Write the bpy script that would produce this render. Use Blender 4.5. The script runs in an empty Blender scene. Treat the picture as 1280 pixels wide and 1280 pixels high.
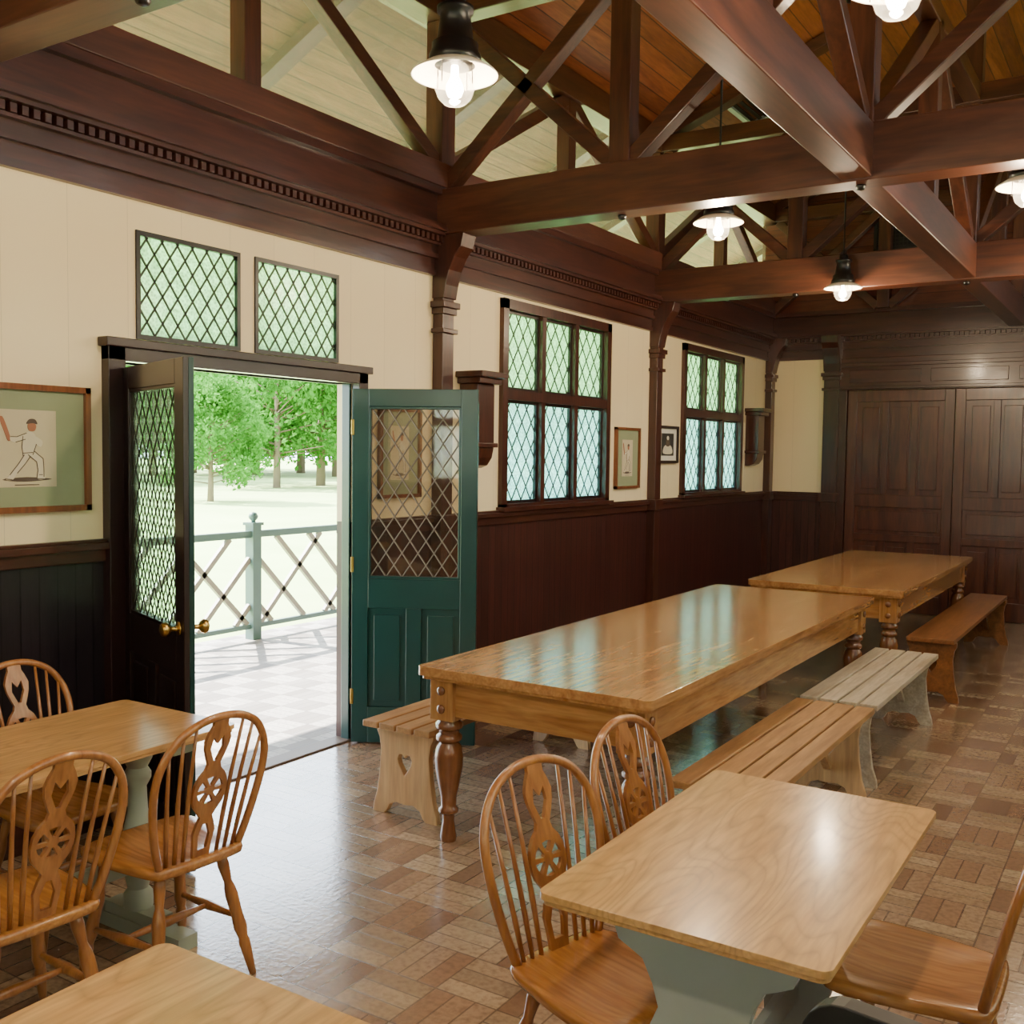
import bpy, bmesh, math, random
from mathutils import Vector, Matrix
from mathutils.geometry import tessellate_polygon
random.seed(3)
S=bpy.context.scene
COL=S.collection
def lin(c):
    c=c/255.0
    return c/12.92 if c<=0.04045 else ((c+0.055)/1.055)**2.4
def rgb(r,g,b): return (lin(r),lin(g),lin(b),1)

# ---------------------------------------------------------------- mesh builder
class MB:
    def __init__(s): s.v=[];s.f=[];s.m=[];s.sm=[];s.mats=[]
    def mi(s,m):
        if m not in s.mats: s.mats.append(m)
        return s.mats.index(m)
    def add(s,vs,fs,mat,smooth=False,M=None):
        o=len(s.v); k=s.mi(mat)
        for p in vs:
            p=Vector(p)
            s.v.append(M@p if M is not None else p)
        for f in fs:
            s.f.append([i+o for i in f]); s.m.append(k); s.sm.append(smooth)
    def box(s,a,b,mat,M=None):
        x0,y0,z0=a;x1,y1,z1=b
        vs=[(x0,y0,z0),(x1,y0,z0),(x1,y1,z0),(x0,y1,z0),(x0,y0,z1),(x1,y0,z1),(x1,y1,z1),(x0,y1,z1)]
        s.add(vs,[(0,3,2,1),(4,5,6,7),(0,1,5,4),(1,2,6,5),(2,3,7,6),(3,0,4,7)],mat,False,M)
    def beam(s,p,q,w,h,mat,up=(0,0,1),M=None):
        p=Vector(p);q=Vector(q)
        if M is not None: p=M@p;q=M@q;up=M.to_3x3()@Vector(up)
        d=(q-p).normalized();up=Vector(up)
        sd=d.cross(up)
        if sd.length<1e-5: sd=d.cross(Vector((1,0,0)))
        sd.normalize();u=sd.cross(d).normalized()
        vs=[]
        for e in (p,q):
            for a,b in ((-1,-1),(1,-1),(1,1),(-1,1)):
                vs.append(e+sd*(a*w/2)+u*(b*h/2))
        s.add(vs,[(0,1,2,3),(7,6,5,4),(0,4,5,1),(1,5,6,2),(2,6,7,3),(3,7,4,0)],mat)
    def tube(s,pts,r,mat,n=8,M=None):
        pts=[Vector(p) for p in pts]; N=len(pts)
        rs=r if isinstance(r,(list,tuple)) else [r]*N
        vs=[];fs=[]
        ref=None
        for i in range(N):
            d=(pts[min(i+1,N-1)]-pts[max(i-1,0)]).normalized()
            if ref is None:
                ref=d.cross(Vector((0,0,1)))
                if ref.length<.05: ref=d.cross(Vector((1,0,0)))
            a=(ref-d*ref.dot(d)).normalized(); ref=a
            b=d.cross(a)
            for k in range(n):
                t=2*math.pi*k/n
                vs.append(pts[i]+a*(math.cos(t)*rs[i])+b*(math.sin(t)*rs[i]))
        for i in range(N-1):
            for k in range(n):
                fs.append((i*n+k,i*n+(k+1)%n,(i+1)*n+(k+1)%n,(i+1)*n+k))
        fs.append(tuple(range(n-1,-1,-1)));fs.append(tuple((N-1)*n+k for k in range(n)))
        s.add(vs,fs,mat,True,M)
    def lathe(s,prof,mat,c=(0,0,0),n=20,M=None,cap=True):
        vs=[];fs=[];N=len(prof)
        for r,z in prof:
            for k in range(n):
                t=2*math.pi*k/n
                vs.append((c[0]+r*math.cos(t),c[1]+r*math.sin(t),c[2]+z))
        for i in range(N-1):
            for k in range(n):
                fs.append((i*n+k,i*n+(k+1)%n,(i+1)*n+(k+1)%n,(i+1)*n+k))
        if cap:
            fs.append(tuple(range(n-1,-1,-1)));fs.append(tuple((N-1)*n+k for k in range(n)))
        s.add(vs,fs,mat,True,M)
    def prism(s,poly,t0,t1,fn,mat,holes=()):
        loops=[list(poly)]+[list(h) for h in holes]
        tris=tessellate_polygon([[Vector((u,v,0)) for u,v in L] for L in loops])
        flat=[p for L in loops for p in L]; n=len(flat)
        vs=[fn(u,v,t0) for u,v in flat]+[fn(u,v,t1) for u,v in flat]
        fs=[tuple(t) for t in tris]+[tuple(i+n for i in reversed(t)) for t in tris]
        o=0
        for L in loops:
            m=len(L)
            for i in range(m):
                j=(i+1)%m
                fs.append((o+i,o+j,n+o+j,n+o+i))
            o+=m
        s.add(vs,fs,mat)
    def mesh(s,name):
        me=bpy.data.meshes.new(name)
        me.from_pydata([tuple(v) for v in s.v],[],s.f)
        for m in s.mats: me.materials.append(m)
        for i,p in enumerate(me.polygons):
            p.material_index=s.m[i]; p.use_smooth=s.sm[i]
        bm=bmesh.new();bm.from_mesh(me)
        bmesh.ops.recalc_face_normals(bm,faces=bm.faces)
        bm.to_mesh(me);bm.free()
        return me
    def obj(s,name,bevel=0,loc=(0,0,0),rot=0,parent=None):
        o=bpy.data.objects.new(name,s.mesh(name)); COL.objects.link(o)
        o.location=loc;o.rotation_euler=(0,0,rot)
        if bevel:
            b=o.modifiers.new('bevel','BEVEL');b.width=bevel;b.segments=2;b.limit_method='ANGLE';b.angle_limit=math.radians(50)
        if parent: o.parent=parent
        return o
def copy(o,name,loc,rot=0):
    c=bpy.data.objects.new(name,o.data);COL.objects.link(c)
    c.location=loc;c.rotation_euler=(0,0,rot)
    for m in o.modifiers:
        if m.type=='BEVEL':
            b=c.modifiers.new('bevel','BEVEL');b.width=m.width;b.segments=2;b.limit_method='ANGLE';b.angle_limit=m.angle_limit
    return c
def cat(pts,n=6,closed=False):
    out=[];N=len(pts)
    P=[Vector(p) for p in pts]
    rng=range(N) if closed else range(N-1)
    for i in rng:
        p1=P[i];p2=P[(i+1)%N]
        p0=P[(i-1)%N] if (closed or i>0) else p1
        p3=P[(i+2)%N] if (closed or i<N-2) else p2
        for k in range(n):
            t=k/n
            out.append(.5*((2*p1)+(p2-p0)*t+(2*p0-5*p1+4*p2-p3)*t*t+(3*p1-p0-3*p2+p3)*t**3))
    if not closed: out.append(P[-1])
    return out

# ---------------------------------------------------------------- materials
class NT:
    def __init__(s,name):
        s.mat=bpy.data.materials.new(name);s.mat.use_nodes=True
        s.t=s.mat.node_tree;s.t.nodes.clear()
        s.out=s.t.nodes.new('ShaderNodeOutputMaterial')
    def n(s,typ,**k):
        nd=s.t.nodes.new(typ)
        for a,b in k.items(): setattr(nd,a,b)
        return nd
    def l(s,a,b): s.t.links.new(a,b)
    def math(s,op,a,b=None,c=None):
        nd=s.n('ShaderNodeMath',operation=op)
        for i,x in enumerate((a,b,c)):
            if x is None: continue
            if isinstance(x,(int,float)): nd.inputs[i].default_value=x
            else: s.l(x,nd.inputs[i])
        return nd.outputs[0]
    def mix(s,f,a,b,bt='MIX'):
        nd=s.n('ShaderNodeMix',data_type='RGBA',blend_type=bt)
        for sock,x in ((nd.inputs[0],f),(nd.inputs[6],a),(nd.inputs[7],b)):
            if isinstance(x,(int,float)): sock.default_value=x
            elif isinstance(x,tuple): sock.default_value=x
            else: s.l(x,sock)
        return nd.outputs[2]
    def bsdf(s,base,rough=.5,coat=0,bump=None,bstr=.2,bdist=.01,spec=.5,metal=0,crough=.12):
        b=s.n('ShaderNodeBsdfPrincipled')
        if isinstance(base,tuple): b.inputs['Base Color'].default_value=base
        else: s.l(base,b.inputs['Base Color'])
        if isinstance(rough,(int,float)): b.inputs['Roughness'].default_value=rough
        else: s.l(rough,b.inputs['Roughness'])
        b.inputs['Coat Weight'].default_value=coat;b.inputs['Coat Roughness'].default_value=crough
        b.inputs['Specular IOR Level'].default_value=spec
        b.inputs['Metallic'].default_value=metal
        if bump is not None:
            bp=s.n('ShaderNodeBump');bp.inputs['Strength'].default_value=bstr;bp.inputs['Distance'].default_value=bdist
            s.l(bump,bp.inputs['Height']);s.l(bp.outputs[0],b.inputs['Normal'])
            if coat: s.l(bp.outputs[0],b.inputs['Coat Normal'])
        s.l(b.outputs[0],s.out.inputs[0]);return b
    def obj(s):
        return s.n('ShaderNodeTexCoord').outputs['Object']
def grain(t,axis,c1,c2,sc=1.0,wave=0):
    mp=t.n('ShaderNodeMapping')
    v=[9*sc]*3; v['XYZ'.index(axis)]=.9*sc
    mp.inputs['Scale'].default_value=v
    t.l(t.obj(),mp.inputs[0])
    nz=t.n('ShaderNodeTexNoise');nz.inputs['Scale'].default_value=1.6;nz.inputs['Detail'].default_value=5;nz.inputs['Distortion'].default_value=1.2
    t.l(mp.outputs[0],nz.inputs['Vector'])
    n2=t.n('ShaderNodeTexNoise');n2.inputs['Scale'].default_value=9;n2.inputs['Detail'].default_value=3
    t.l(mp.outputs[0],n2.inputs['Vector'])
    r=t.n('ShaderNodeMapRange');r.inputs['From Min'].default_value=.3;r.inputs['From Max'].default_value=.7
    t.l(nz.outputs[0],r.inputs[0])
    c=t.mix(r.outputs[0],c1,c2)
    if wave:
        m2=t.n('ShaderNodeMapping');vv=[3.2]*3;vv['XYZ'.index(axis)]=.75;m2.inputs['Scale'].default_value=vv
        t.l(t.obj(),m2.inputs[0])
        n3=t.n('ShaderNodeTexNoise');n3.inputs['Scale'].default_value=1.1;n3.inputs['Detail'].default_value=2
        t.l(m2.outputs[0],n3.inputs['Vector'])
        q=t.math('FRACT',t.math('MULTIPLY',n3.outputs[0],26))
        q=t.math('POWER',t.math('ABSOLUTE',t.math('SUBTRACT',t.math('MULTIPLY',q,2),1)),3)
        c=t.mix(t.math('MULTIPLY',q,wave),c,tuple(x*.55 for x in c1[:3])+(1,))
    r2=t.n('ShaderNodeMapRange');r2.inputs['From Min'].default_value=.35;r2.inputs['From Max'].default_value=.65;r2.inputs['To Min'].default_value=.82;r2.inputs['To Max'].default_value=1.05
    t.l(n2.outputs[0],r2.inputs[0])
    hs=t.n('ShaderNodeHueSaturation');t.l(c,hs.inputs['Color']);t.l(r2.outputs[0],hs.inputs['Value'])
    return hs.outputs[0],n2.outputs[0]
def wood(name,c1,c2,axis='Y',rough=.35,coat=.2,sc=1.0,bstr=.08,wave=0):
    t=NT(name);c,h=grain(t,axis,c1,c2,sc,wave)
    t.bsdf(c,rough,coat,h,bstr,.004);return t.mat
def plain(name,c,rough=.5,coat=0,metal=0,spec=.5):
    t=NT(name)
    nz=t.n('ShaderNodeTexNoise');nz.inputs['Scale'].default_value=6;nz.inputs['Detail'].default_value=4
    t.l(t.obj(),nz.inputs['Vector'])
    d=tuple(x*.8 for x in c[:3])+(1,)
    cc=t.mix(nz.outputs[0],d,c)
    t.bsdf(cc,rough,coat,nz.outputs[0],.05,.003,spec,metal);return t.mat
def boards(name,c1,c2,along,across,width,rough=.4,coat=.15,gd=.35,gw=.04,sc=1.0,var=.4,painted=False):
    t=NT(name)
    if painted:
        nz=t.n('ShaderNodeTexNoise');nz.inputs['Scale'].default_value=1.3;nz.inputs['Detail'].default_value=3
        t.l(t.obj(),nz.inputs['Vector']);c=t.mix(nz.outputs[0],c1,c2)
    else: c,h=grain(t,along,c1,c2,sc)
    sp=t.n('ShaderNodeSeparateXYZ');t.l(t.obj(),sp.inputs[0])
    q=t.math('DIVIDE',sp.outputs['XYZ'.index(across)],width)
    wn=t.n('ShaderNodeTexWhiteNoise',noise_dimensions='1D');t.l(t.math('FLOOR',q),wn.inputs['W'])
    v=t.math('MULTIPLY_ADD',wn.outputs[0],var,1-var*.55)
    g=t.math('GREATER_THAN',t.math('ABSOLUTE',t.math('SUBTRACT',t.math('FRACT',q),.5)),.5-gw/2)
    v2=t.math('MULTIPLY',v,t.math('MULTIPLY_ADD',g,gd-1,1))
    hs=t.n('ShaderNodeHueSaturation');t.l(c,hs.inputs['Color']);t.l(v2,hs.inputs['Value'])
    inv=t.math('SUBTRACT',1,g)
    t.bsdf(hs.outputs[0],rough,coat,inv,.5,.006);return t.mat
def floor_mat(name,s,A,B,ramp,grout,r0=.16,r1=.26,pf=.5,coat=0,N=3):
    t=NT(name)
    sp=t.n('ShaderNodeSeparateXYZ');t.l(t.obj(),sp.inputs[0])
    px=t.math('DIVIDE',sp.outputs[0],s);py=t.math('DIVIDE',sp.outputs[1],s)
    cx=t.math('FLOOR',px);cy=t.math('FLOOR',py);fx=t.math('FRACT',px);fy=t.math('FRACT',py)
    par=t.math('GREATER_THAN',t.math('FRACT',t.math('MULTIPLY',t.math('ADD',cx,cy),.5)),.25)
    st=t.math('ADD',t.math('MULTIPLY',par,fx),t.math('MULTIPLY',t.math('SUBTRACT',1,par),fy))
    s3=t.math('MULTIPLY',st,N);k=t.math('FLOOR',s3)
    cb=t.n('ShaderNodeCombineXYZ');t.l(cx,cb.inputs[0]);t.l(cy,cb.inputs[1]);t.l(k,cb.inputs[2])
    wn=t.n('ShaderNodeTexWhiteNoise',noise_dimensions='3D');t.l(cb.outputs[0],wn.inputs['Vector'])
    def edge(f,w): return t.math('GREATER_THAN',t.math('ABSOLUTE',t.math('SUBTRACT',f,.5)),.5-w)
    g=t.math('MAXIMUM',edge(t.math('FRACT',s3),.04),t.math('MAXIMUM',edge(fx,.014),edge(fy,.014)))
    r=t.n('ShaderNodeValToRGB');t.l(wn.outputs[0],r.inputs[0])
    cr=r.color_ramp;cr.elements[0].color=ramp[0];cr.elements[1].color=ramp[3]
    e=cr.elements.new(.35);e.color=ramp[1];e=cr.elements.new(.7);e.color=ramp[2]
    pc=t.mix(par,A,B)
    c=t.mix(pf,r.outputs[0],pc)
    nz=t.n('ShaderNodeTexNoise');nz.inputs['Scale'].default_value=45;nz.inputs['Detail'].default_value=6
    t.l(t.obj(),nz.inputs['Vector'])
    nd=t.n('ShaderNodeMapRange');nd.inputs['From Min'].default_value=.42;nd.inputs['From Max'].default_value=.75;nd.inputs['To Max'].default_value=.75
    t.l(nz.outputs[0],nd.inputs[0])
    c=t.mix(nd.outputs[0],c,ramp[0])
    n4=t.n('ShaderNodeTexNoise');n4.inputs['Scale'].default_value=1.1;n4.inputs['Detail'].default_value=4;t.l(t.obj(),n4.inputs['Vector'])
    c=t.mix(t.math('MULTIPLY',n4.outputs[0],.35),c,rgb(150,132,112))
    c=t.mix(t.math('MULTIPLY',g,.7),c,grout)
    n2=t.n('ShaderNodeTexNoise');n2.inputs['Scale'].default_value=3;t.l(t.obj(),n2.inputs['Vector'])
    rg=t.math('MULTIPLY_ADD',n2.outputs[0],r1,r0)
    ht=t.math('ADD',t.math('MULTIPLY',t.math('SUBTRACT',1,g),1),t.math('MULTIPLY',nz.outputs[0],.6))
    ht=t.math('ADD',ht,t.math('MULTIPLY',wn.outputs[0],.5))
    t.bsdf(c,rg,coat,ht,.3,.004,.8,0,.18);return t.mat
def glass_mat(name,col,transl,gloss=.08,rough=.1,alpha_col=None,tex=True):
    t=NT(name)
    tr=t.n('ShaderNodeBsdfTransparent')
    tl=t.n('ShaderNodeBsdfTranslucent')
    nz=t.n('ShaderNodeTexVoronoi');nz.inputs['Scale'].default_value=70;t.l(t.obj(),nz.inputs['Vector'])
    if tex:
        n2=t.n('ShaderNodeTexNoise');n2.inputs['Scale'].default_value=28;n2.inputs['Detail'].default_value=3;t.l(t.obj(),n2.inputs['Vector'])
        v=t.math('MULTIPLY_ADD',n2.outputs[0],1.0,.5)
        for node,cc in ((tr,alpha_col or col),(tl,col)):
            hs=t.n('ShaderNodeHueSaturation');hs.inputs['Color'].default_value=cc
            t.l(t.math('MINIMUM',v,1.05),hs.inputs['Value']);t.l(hs.outputs[0],node.inputs[0])
    else:
        tr.inputs[0].default_value=alpha_col or col;tl.inputs[0].default_value=col
    m=t.n('ShaderNodeMixShader')
    if tex: t.l(t.math('MINIMUM',t.math('MULTIPLY',t.math('ADD',nz.outputs[0],.5),transl),1.0),m.inputs[0])
    else: m.inputs[0].default_value=transl
    t.l(tr.outputs[0],m.inputs[1]);t.l(tl.outputs[0],m.inputs[2])
    gl=t.n('ShaderNodeBsdfGlossy');gl.inputs['Roughness'].default_value=rough
    m2=t.n('ShaderNodeMixShader');m2.inputs[0].default_value=gloss
    t.l(m.outputs[0],m2.inputs[1]);t.l(gl.outputs[0],m2.inputs[2])
    t.l(m2.outputs[0],t.out.inputs[0]);return t.mat
def emit(name,c,s):
    t=NT(name);e=t.n('ShaderNodeEmission');e.inputs[0].default_value=c;e.inputs[1].default_value=s
    t.l(e.outputs[0],t.out.inputs[0]);return t.mat

TB1=rgb(60,31,19);TB2=rgb(92,50,31)
tim={a:wood('timber_'+a,TB1,TB2,a,.38,.15,.8) for a in 'XYZ'}
trim={a:wood('trim_wood_'+a,rgb(52,25,18),rgb(78,39,27),a,.3,.3,.8) for a in 'XYZ'}
DK=boards('dado_boards',rgb(54,23,20),rgb(72,33,27),'Z','Y',.085,.38,.2,.3,.09)
DKX=boards('dado_boards_x',rgb(56,25,20),rgb(76,36,28),'Z','X',.085,.38,.2,.3,.09)
DKN=boards('dado_boards_near_bluelit',rgb(32,25,30),rgb(42,33,38),'Z','Y',.085,.35,.2,.3,.09)  # near boards navy-black: the blue light on them is put into their colour
CREAM=boards('cream_boards',rgb(236,214,170),rgb(240,220,180),'Z','Y',.30,.5,0,.8,.010,.3,.03,True)
CREAMX=boards('cream_boards_x',rgb(236,214,170),rgb(240,220,180),'Z','X',.30,.5,0,.8,.010,.3,.03,True)
CEIL=boards('ceiling_boards',rgb(126,66,40),rgb(164,94,58),'Y','X',.14,.4,.12,.3,.06)
GABX=boards('gable_boards',rgb(84,38,25),rgb(114,58,38),'X','Z',.14,.3,.25,.3,.05)
VER=boards('verandah_boards',rgb(104,68,44),rgb(140,96,66),'Y','X',.12,.6,0,.35,.08)
FLOOR=floor_mat('block_floor',.232,rgb(192,168,136),rgb(148,110,86),[rgb(108,78,60),rgb(152,114,86),rgb(172,138,108),rgb(202,176,144)],rgb(82,64,52),.10,.18,.45,.8)
VFLOOR=floor_mat('verandah_blocks',.232,rgb(196,190,182),rgb(112,104,100),[rgb(116,108,102),rgb(146,140,134),rgb(172,166,160),rgb(200,196,188)],rgb(80,76,74),.5,.2,.7)
OAK={a:wood('oak_'+a,rgb(150,98,52),rgb(190,138,84),a,.22,.35,1.0) for a in 'XYZ'}
OAKT=wood('oak_top',rgb(152,102,58),rgb(188,138,88),'Y',.22,.4,1.0,.04,.15)
OAKL=wood('oak_light',rgb(188,140,84),rgb(210,164,108),'Y',.28,.3,1.0,.05,.45)
CH=wood('chair_wood',rgb(144,88,44),rgb(180,120,66),'Z',.28,.4,1.2)
CHS=wood('chair_seat_wood',rgb(164,104,52),rgb(198,138,78),'X',.25,.4,1.0,.06,.3)
BEN=wood('bench_wood',rgb(150,106,64),rgb(184,140,92),'Y',.4,.1,1.0)
BENW=wood('bench_weathered',rgb(166,148,124),rgb(196,182,160),'Y',.45,.05,1.0)
BEND=wood('bench_dark',rgb(116,70,34),rgb(148,94,52),'Y',.3,.3,1.0)
PINE=wood('bench_end_wood',rgb(184,142,96),rgb(208,168,120),'Z',.4,.1,.7)
GREEN=plain('door_green',rgb(12,54,50),.3,.3)
BLACKBR=plain('door_dark',rgb(36,22,20),.3,.3)
LEAD=plain('lead',rgb(56,54,50),.45,0,.4)
LEADL=plain('lead_door',rgb(104,94,84),.45,0,.3)
PAINTB=plain('table_paint_blue',rgb(168,178,176),.45)
PAINTG=plain('table_paint_green',rgb(166,174,154),.45)
BRASS=plain('brass',rgb(200,165,90),.3,0,1)
BLACK=plain('black_metal',rgb(18,17,17),.35)
LEATH=plain('black_leather',rgb(16,16,17),.4,.1)
ENAM=plain('white_enamel',rgb(246,240,226),.3,.2)
GL_W=glass_mat('glass_obscure_green',(.64,.90,.70,1),.7,.05,.2,(.54,.82,.62,1))
GL_A=glass_mat('glass_obscure_aqua',(.58,.88,.90,1),.7,.05,.2,(.48,.80,.84,1))
GL_N=glass_mat('glass_obscure_fill',(.92,.90,.86,1),.6,.05,.2,(.86,.84,.80,1))  # neutral glass for the added windows, keeps their fill light untinted
GL_D=glass_mat('glass_door',(.7,.9,.75,1),.22,.08,.06,(.75,.92,.80,1))
GL_C=glass_mat('glass_clear',(.9,.88,.84,1),.05,.07,.03,(.86,.84,.80,1),False)
GLOBE=glass_mat('glass_globe',(.97,.95,.9,1),.1,.12,.05,None,False)
BULB=emit('bulb',(1,.82,.55,1),90)

# ---------------------------------------------------------------- constants
W=5.26; YF=11.86; YB=-2.9; ZT=3.36; ZD=1.29
BY=[-1.18,2.08,5.34,8.60]
ML=Matrix(((0,1,0,0),(1,0,0,0),(0,0,1,0),(0,0,0,1)))         # a->y, d->+x
MR=Matrix(((0,-1,0,W),(1,0,0,0),(0,0,1,0),(0,0,0,1)))        # right wall
MF=Matrix(((1,0,0,0),(0,-1,0,YF),(0,0,1,0),(0,0,0,1)))       # far wall a->x, d-> -y
MK=Matrix(((1,0,0,0),(0,1,0,YB),(0,0,1,0),(0,0,0,1)))

def wall(name,M,a0,a1,holes,matfn,th=.12,zs=(0,ZD,ZT),extra=()):
    mb=MB()
    A=sorted(set([a0,a1]+[h[0] for h in holes]+[h[1] for h in holes]+list(extra)))
    Z=sorted(set(list(zs)+[h[2] for h in holes]+[h[3] for h in holes]))
    for i in range(len(A)-1):
        for j in range(len(Z)-1):
            ca=(A[i]+A[i+1])/2;cz=(Z[j]+Z[j+1])/2
            if any(h[0]<ca<h[1] and h[2]<cz<h[3] for h in holes): continue
            mb.box((A[i],-th,Z[j]),(A[i+1],0,Z[j+1]),matfn(ca,cz),M)
    return mb.obj(name)
DOOR=(2.95,4.52,0,2.09)
WIN_L=[(3.04,3.66,2.20,2.69),(3.76,4.39,2.20,2.69)]
W2=(6.06,7.72,1.29,2.79);W3=(9.27,10.93,1.29,2.79)
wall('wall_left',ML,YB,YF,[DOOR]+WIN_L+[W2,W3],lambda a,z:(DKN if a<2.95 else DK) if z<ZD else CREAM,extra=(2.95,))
FILL_R=[(-1.9,-.2,1.29,2.79),(1.0,2.7,1.29,2.79),(4.3,6.0,1.29,2.79),(7.6,9.3,1.29,2.79)]  # unseen right-wall windows, added to bring daylight into the room
wall('wall_right',MR,YB,YF,FILL_R,lambda a,z:DK if z<ZD else CREAM)
wall('wall_far',MF,-.12,W+.12,[],lambda a,z:DKX if z<ZD else (CREAMX if z<2.82 else GABX),zs=(0,ZD,2.82,ZT))
FILL_B=[(.5,2.2,1.29,2.79),(3.0,4.7,1.29,2.79)]  # unseen windows behind the camera, added for daylight fill
wall('wall_back',MK,-.12,W+.12,FILL_B,lambda a,z:DKX if z<ZD else CREAMX)
def zc(x): return 4.60+(2.63-abs(x-2.63))*.38
for nm,y0,y1 in (('wall_far_gable',YF,YF+.12),('wall_back_gable',YB-.12,YB)):
    mb=MB()
    mb.prism([(-.12,ZT),(W+.12,ZT),(W+.12,4.56),(2.63,zc(2.63)),(-.12,4.56)],y0,y1,lambda u,v,t:(u,t,v),GABX)
    mb.obj(nm)
mb=MB()
for s in (0,1):
    xs=(-.12,2.63) if s==0 else (2.63,W+.12)
    z0,z1=(4.55,zc(2.63)) if s==0 else (zc(2.63),4.55)
    vs=[(xs[0],YB-.12,z0),(xs[1],YB-.12,z1),(xs[1],YF+.12,z1),(xs[0],YF+.12,z0)]
    vs+=[(x,y,z+.1) for x,y,z in vs]
    mb.add(vs,[(0,3,2,1),(4,5,6,7),(0,1,5,4),(1,2,6,5),(2,3,7,6),(3,0,4,7)],CEIL)
mb.obj('ceiling')
mb=MB();mb.box((-.12,YB-.12,-.1),(W+.12,YF+.12,0),FLOOR);mb.obj('floor')
mb=MB();mb.box((-3.15,-6,-.1),(-.12,16,0),VFLOOR);mb.obj('verandah_floor')

# ---------------------------------------------------------------- roof timbers
def timbers():
    mb=MB();ZB0,ZB1=3.07,3.35;zb=ZB1
    for y in BY+[YF-.1]:
        if y<YF-.2:
            mb.box((0,y-.09,ZB0),(W,y+.09,ZB1),tim['X'])
        mb.box((0,y-.07,4.40),(W,y+.07,4.54),tim['X'])
        for x in (1.3,2.63,3.96): mb.box((x-.065,y-.06,zb),(x+.065,y+.06,4.45 if x!=2.63 else zc(2.63)),tim['Z'])
        for p,q in (((.06,zb+.02),(1.24,4.40)),((1.36,zb+.02),(2.57,4.40)),((2.69,zb+.02),(3.9,4.40)),((4.02,zb+.02),(5.2,4.40)),
                    ((1.24,zb+.02),(.1,4.40)),((4.02,4.40),(5.16,zb+.02))):
            mb.beam((p[0],y,p[1]),(q[0],y,q[1]),.09,.10,tim['X'],(0,1,0))
        mb.beam((0,y,4.53),(2.63,y,zc(2.63)-.07),.1,.14,tim['X'],(0,1,0))
        mb.beam((W,y,4.53),(2.63,y,zc(2.63)-.07),.1,.14,tim['X'],(0,1,0))
    mb.box((2.555,YB,3.08),(2.705,YF,3.34),tim['Y'])
    mb.box((2.57,YB,4.41),(2.69,YF,4.53),tim['Y'])
    for i,y in enumerate(BY):
        for sg in (-1,1):
            y2=y+sg*1.57
            mb.beam((2.63,y+sg*.08,3.38),(2.63,y2,4.40),.09,.10,tim['Y'],(1,0,0))
        mb.box((2.57,y+1.57,3.34),(2.69,y+1.69,4.45),tim['Z'])
    for y in BY:
        for x in (1.3,2.63,3.96):
            mb.lathe([(.0,-.03),(.02,-.025),(.026,-.01),(.026,0)],BLACK,(x,y,ZB0),10)
    return mb.obj('roof_timber_trusses',.006)
timbers()
def side_truss(name,M):
    mb=MB()
    mb.box((YB,-.12,3.36),(YF,.10,3.51),tim['Y'],M)
    mb.box((YB,-.12,4.40),(YF,.08,4.60),tim['Y'],M)
    for y in BY+[YF]:
        if y<YF: mb.box((y-.07,-.06,3.51),(y+.07,.07,4.40),tim['Z'],M)
        m=y-1.63
        if m>YB:
            mb.box((m-.055,-.06,3.51),(m+.055,.05,4.40),tim['Z'],M)
            mb.beam((y-.07,0,3.53),(m+.05,0,4.40),.09,.09,tim['Y'],(0,1,0),M)
        if y<YF: mb.beam((y+.07,0,3.53),(y+1.58,0,4.40),.09,.09,tim['Y'],(0,1,0),M)
    mb.obj(name,.005)
    mb=MB();mb.box((YB,-.085,3.51),(YF,-.08,4.40),GL_C,M);mb.obj(name.replace('trim_truss','window_clerestory'))
side_truss('trim_truss_left',ML);side_truss('trim_truss_right',MR)  # right-hand panes are unseen, a mirror copy added to let light in

# ---------------------------------------------------------------- cornice / dado / pilasters
def cornice(name,M,a0,a1,ax):
    mb=MB();T=trim[ax];o=-.025
    for z0,z1,d in ((2.845,2.88,.035),(2.88,2.95,.02),(2.95,2.98,.05),(2.98,3.03,.035),(3.03,3.045,.07),(3.045,3.085,.05),(3.085,3.105,.11),(3.105,3.13,.135),(3.13,3.15,.12),(3.15,3.34,.05),(3.34,3.39,.09)):
        mb.box((a0,-.001,z0+o),(a1,d,z1+o),T,M)
    n=int((a1-a0)/.05)
    for i in range(n):
        a=a0+i*.05
        mb.box((a,.045,3.047+o),(a+.028,.085,3.083+o),T,M)
    mb.obj(name)
cornice('trim_cornice_left',ML,YB,YF,'Y');cornice('trim_cornice_right',MR,YB,YF,'Y')
cornice('trim_cornice_far',MF,0,W,'X');cornice('trim_cornice_back',MK,0,W,'X')
def dado(name,M,segs,ax,base):
    mb=MB();T=trim[ax]
    for a0,a1 in segs:
        mb.box((a0,0,1.20),(a1,.02,1.255),T,M);mb.box((a0,0,1.255),(a1,.045,1.285),T,M)
        mb.box((a0,0,1.285),(a1,.03,1.30),T,M)
    mb.obj(name,.003)
    mb=MB()
    for a0,a1 in segs: mb.box((a0,0,0),(a1,.02,.16),T,M);mb.box((a0,0,.16),(a1,.012,.18),T,M)
    mb.obj(base,.003)
dado('trim_dado_left',ML,[(YB,2.86),(4.60,YF)],'Y','baseboard_left')
dado('trim_dado_right',MR,[(YB,YF)],'Y','baseboard_right')
dado('trim_dado_far',MF,[(0,.86)],'X','baseboard_far')
dado('trim_dado_back',MK,[(0,W)],'X','baseboard_back')
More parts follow.
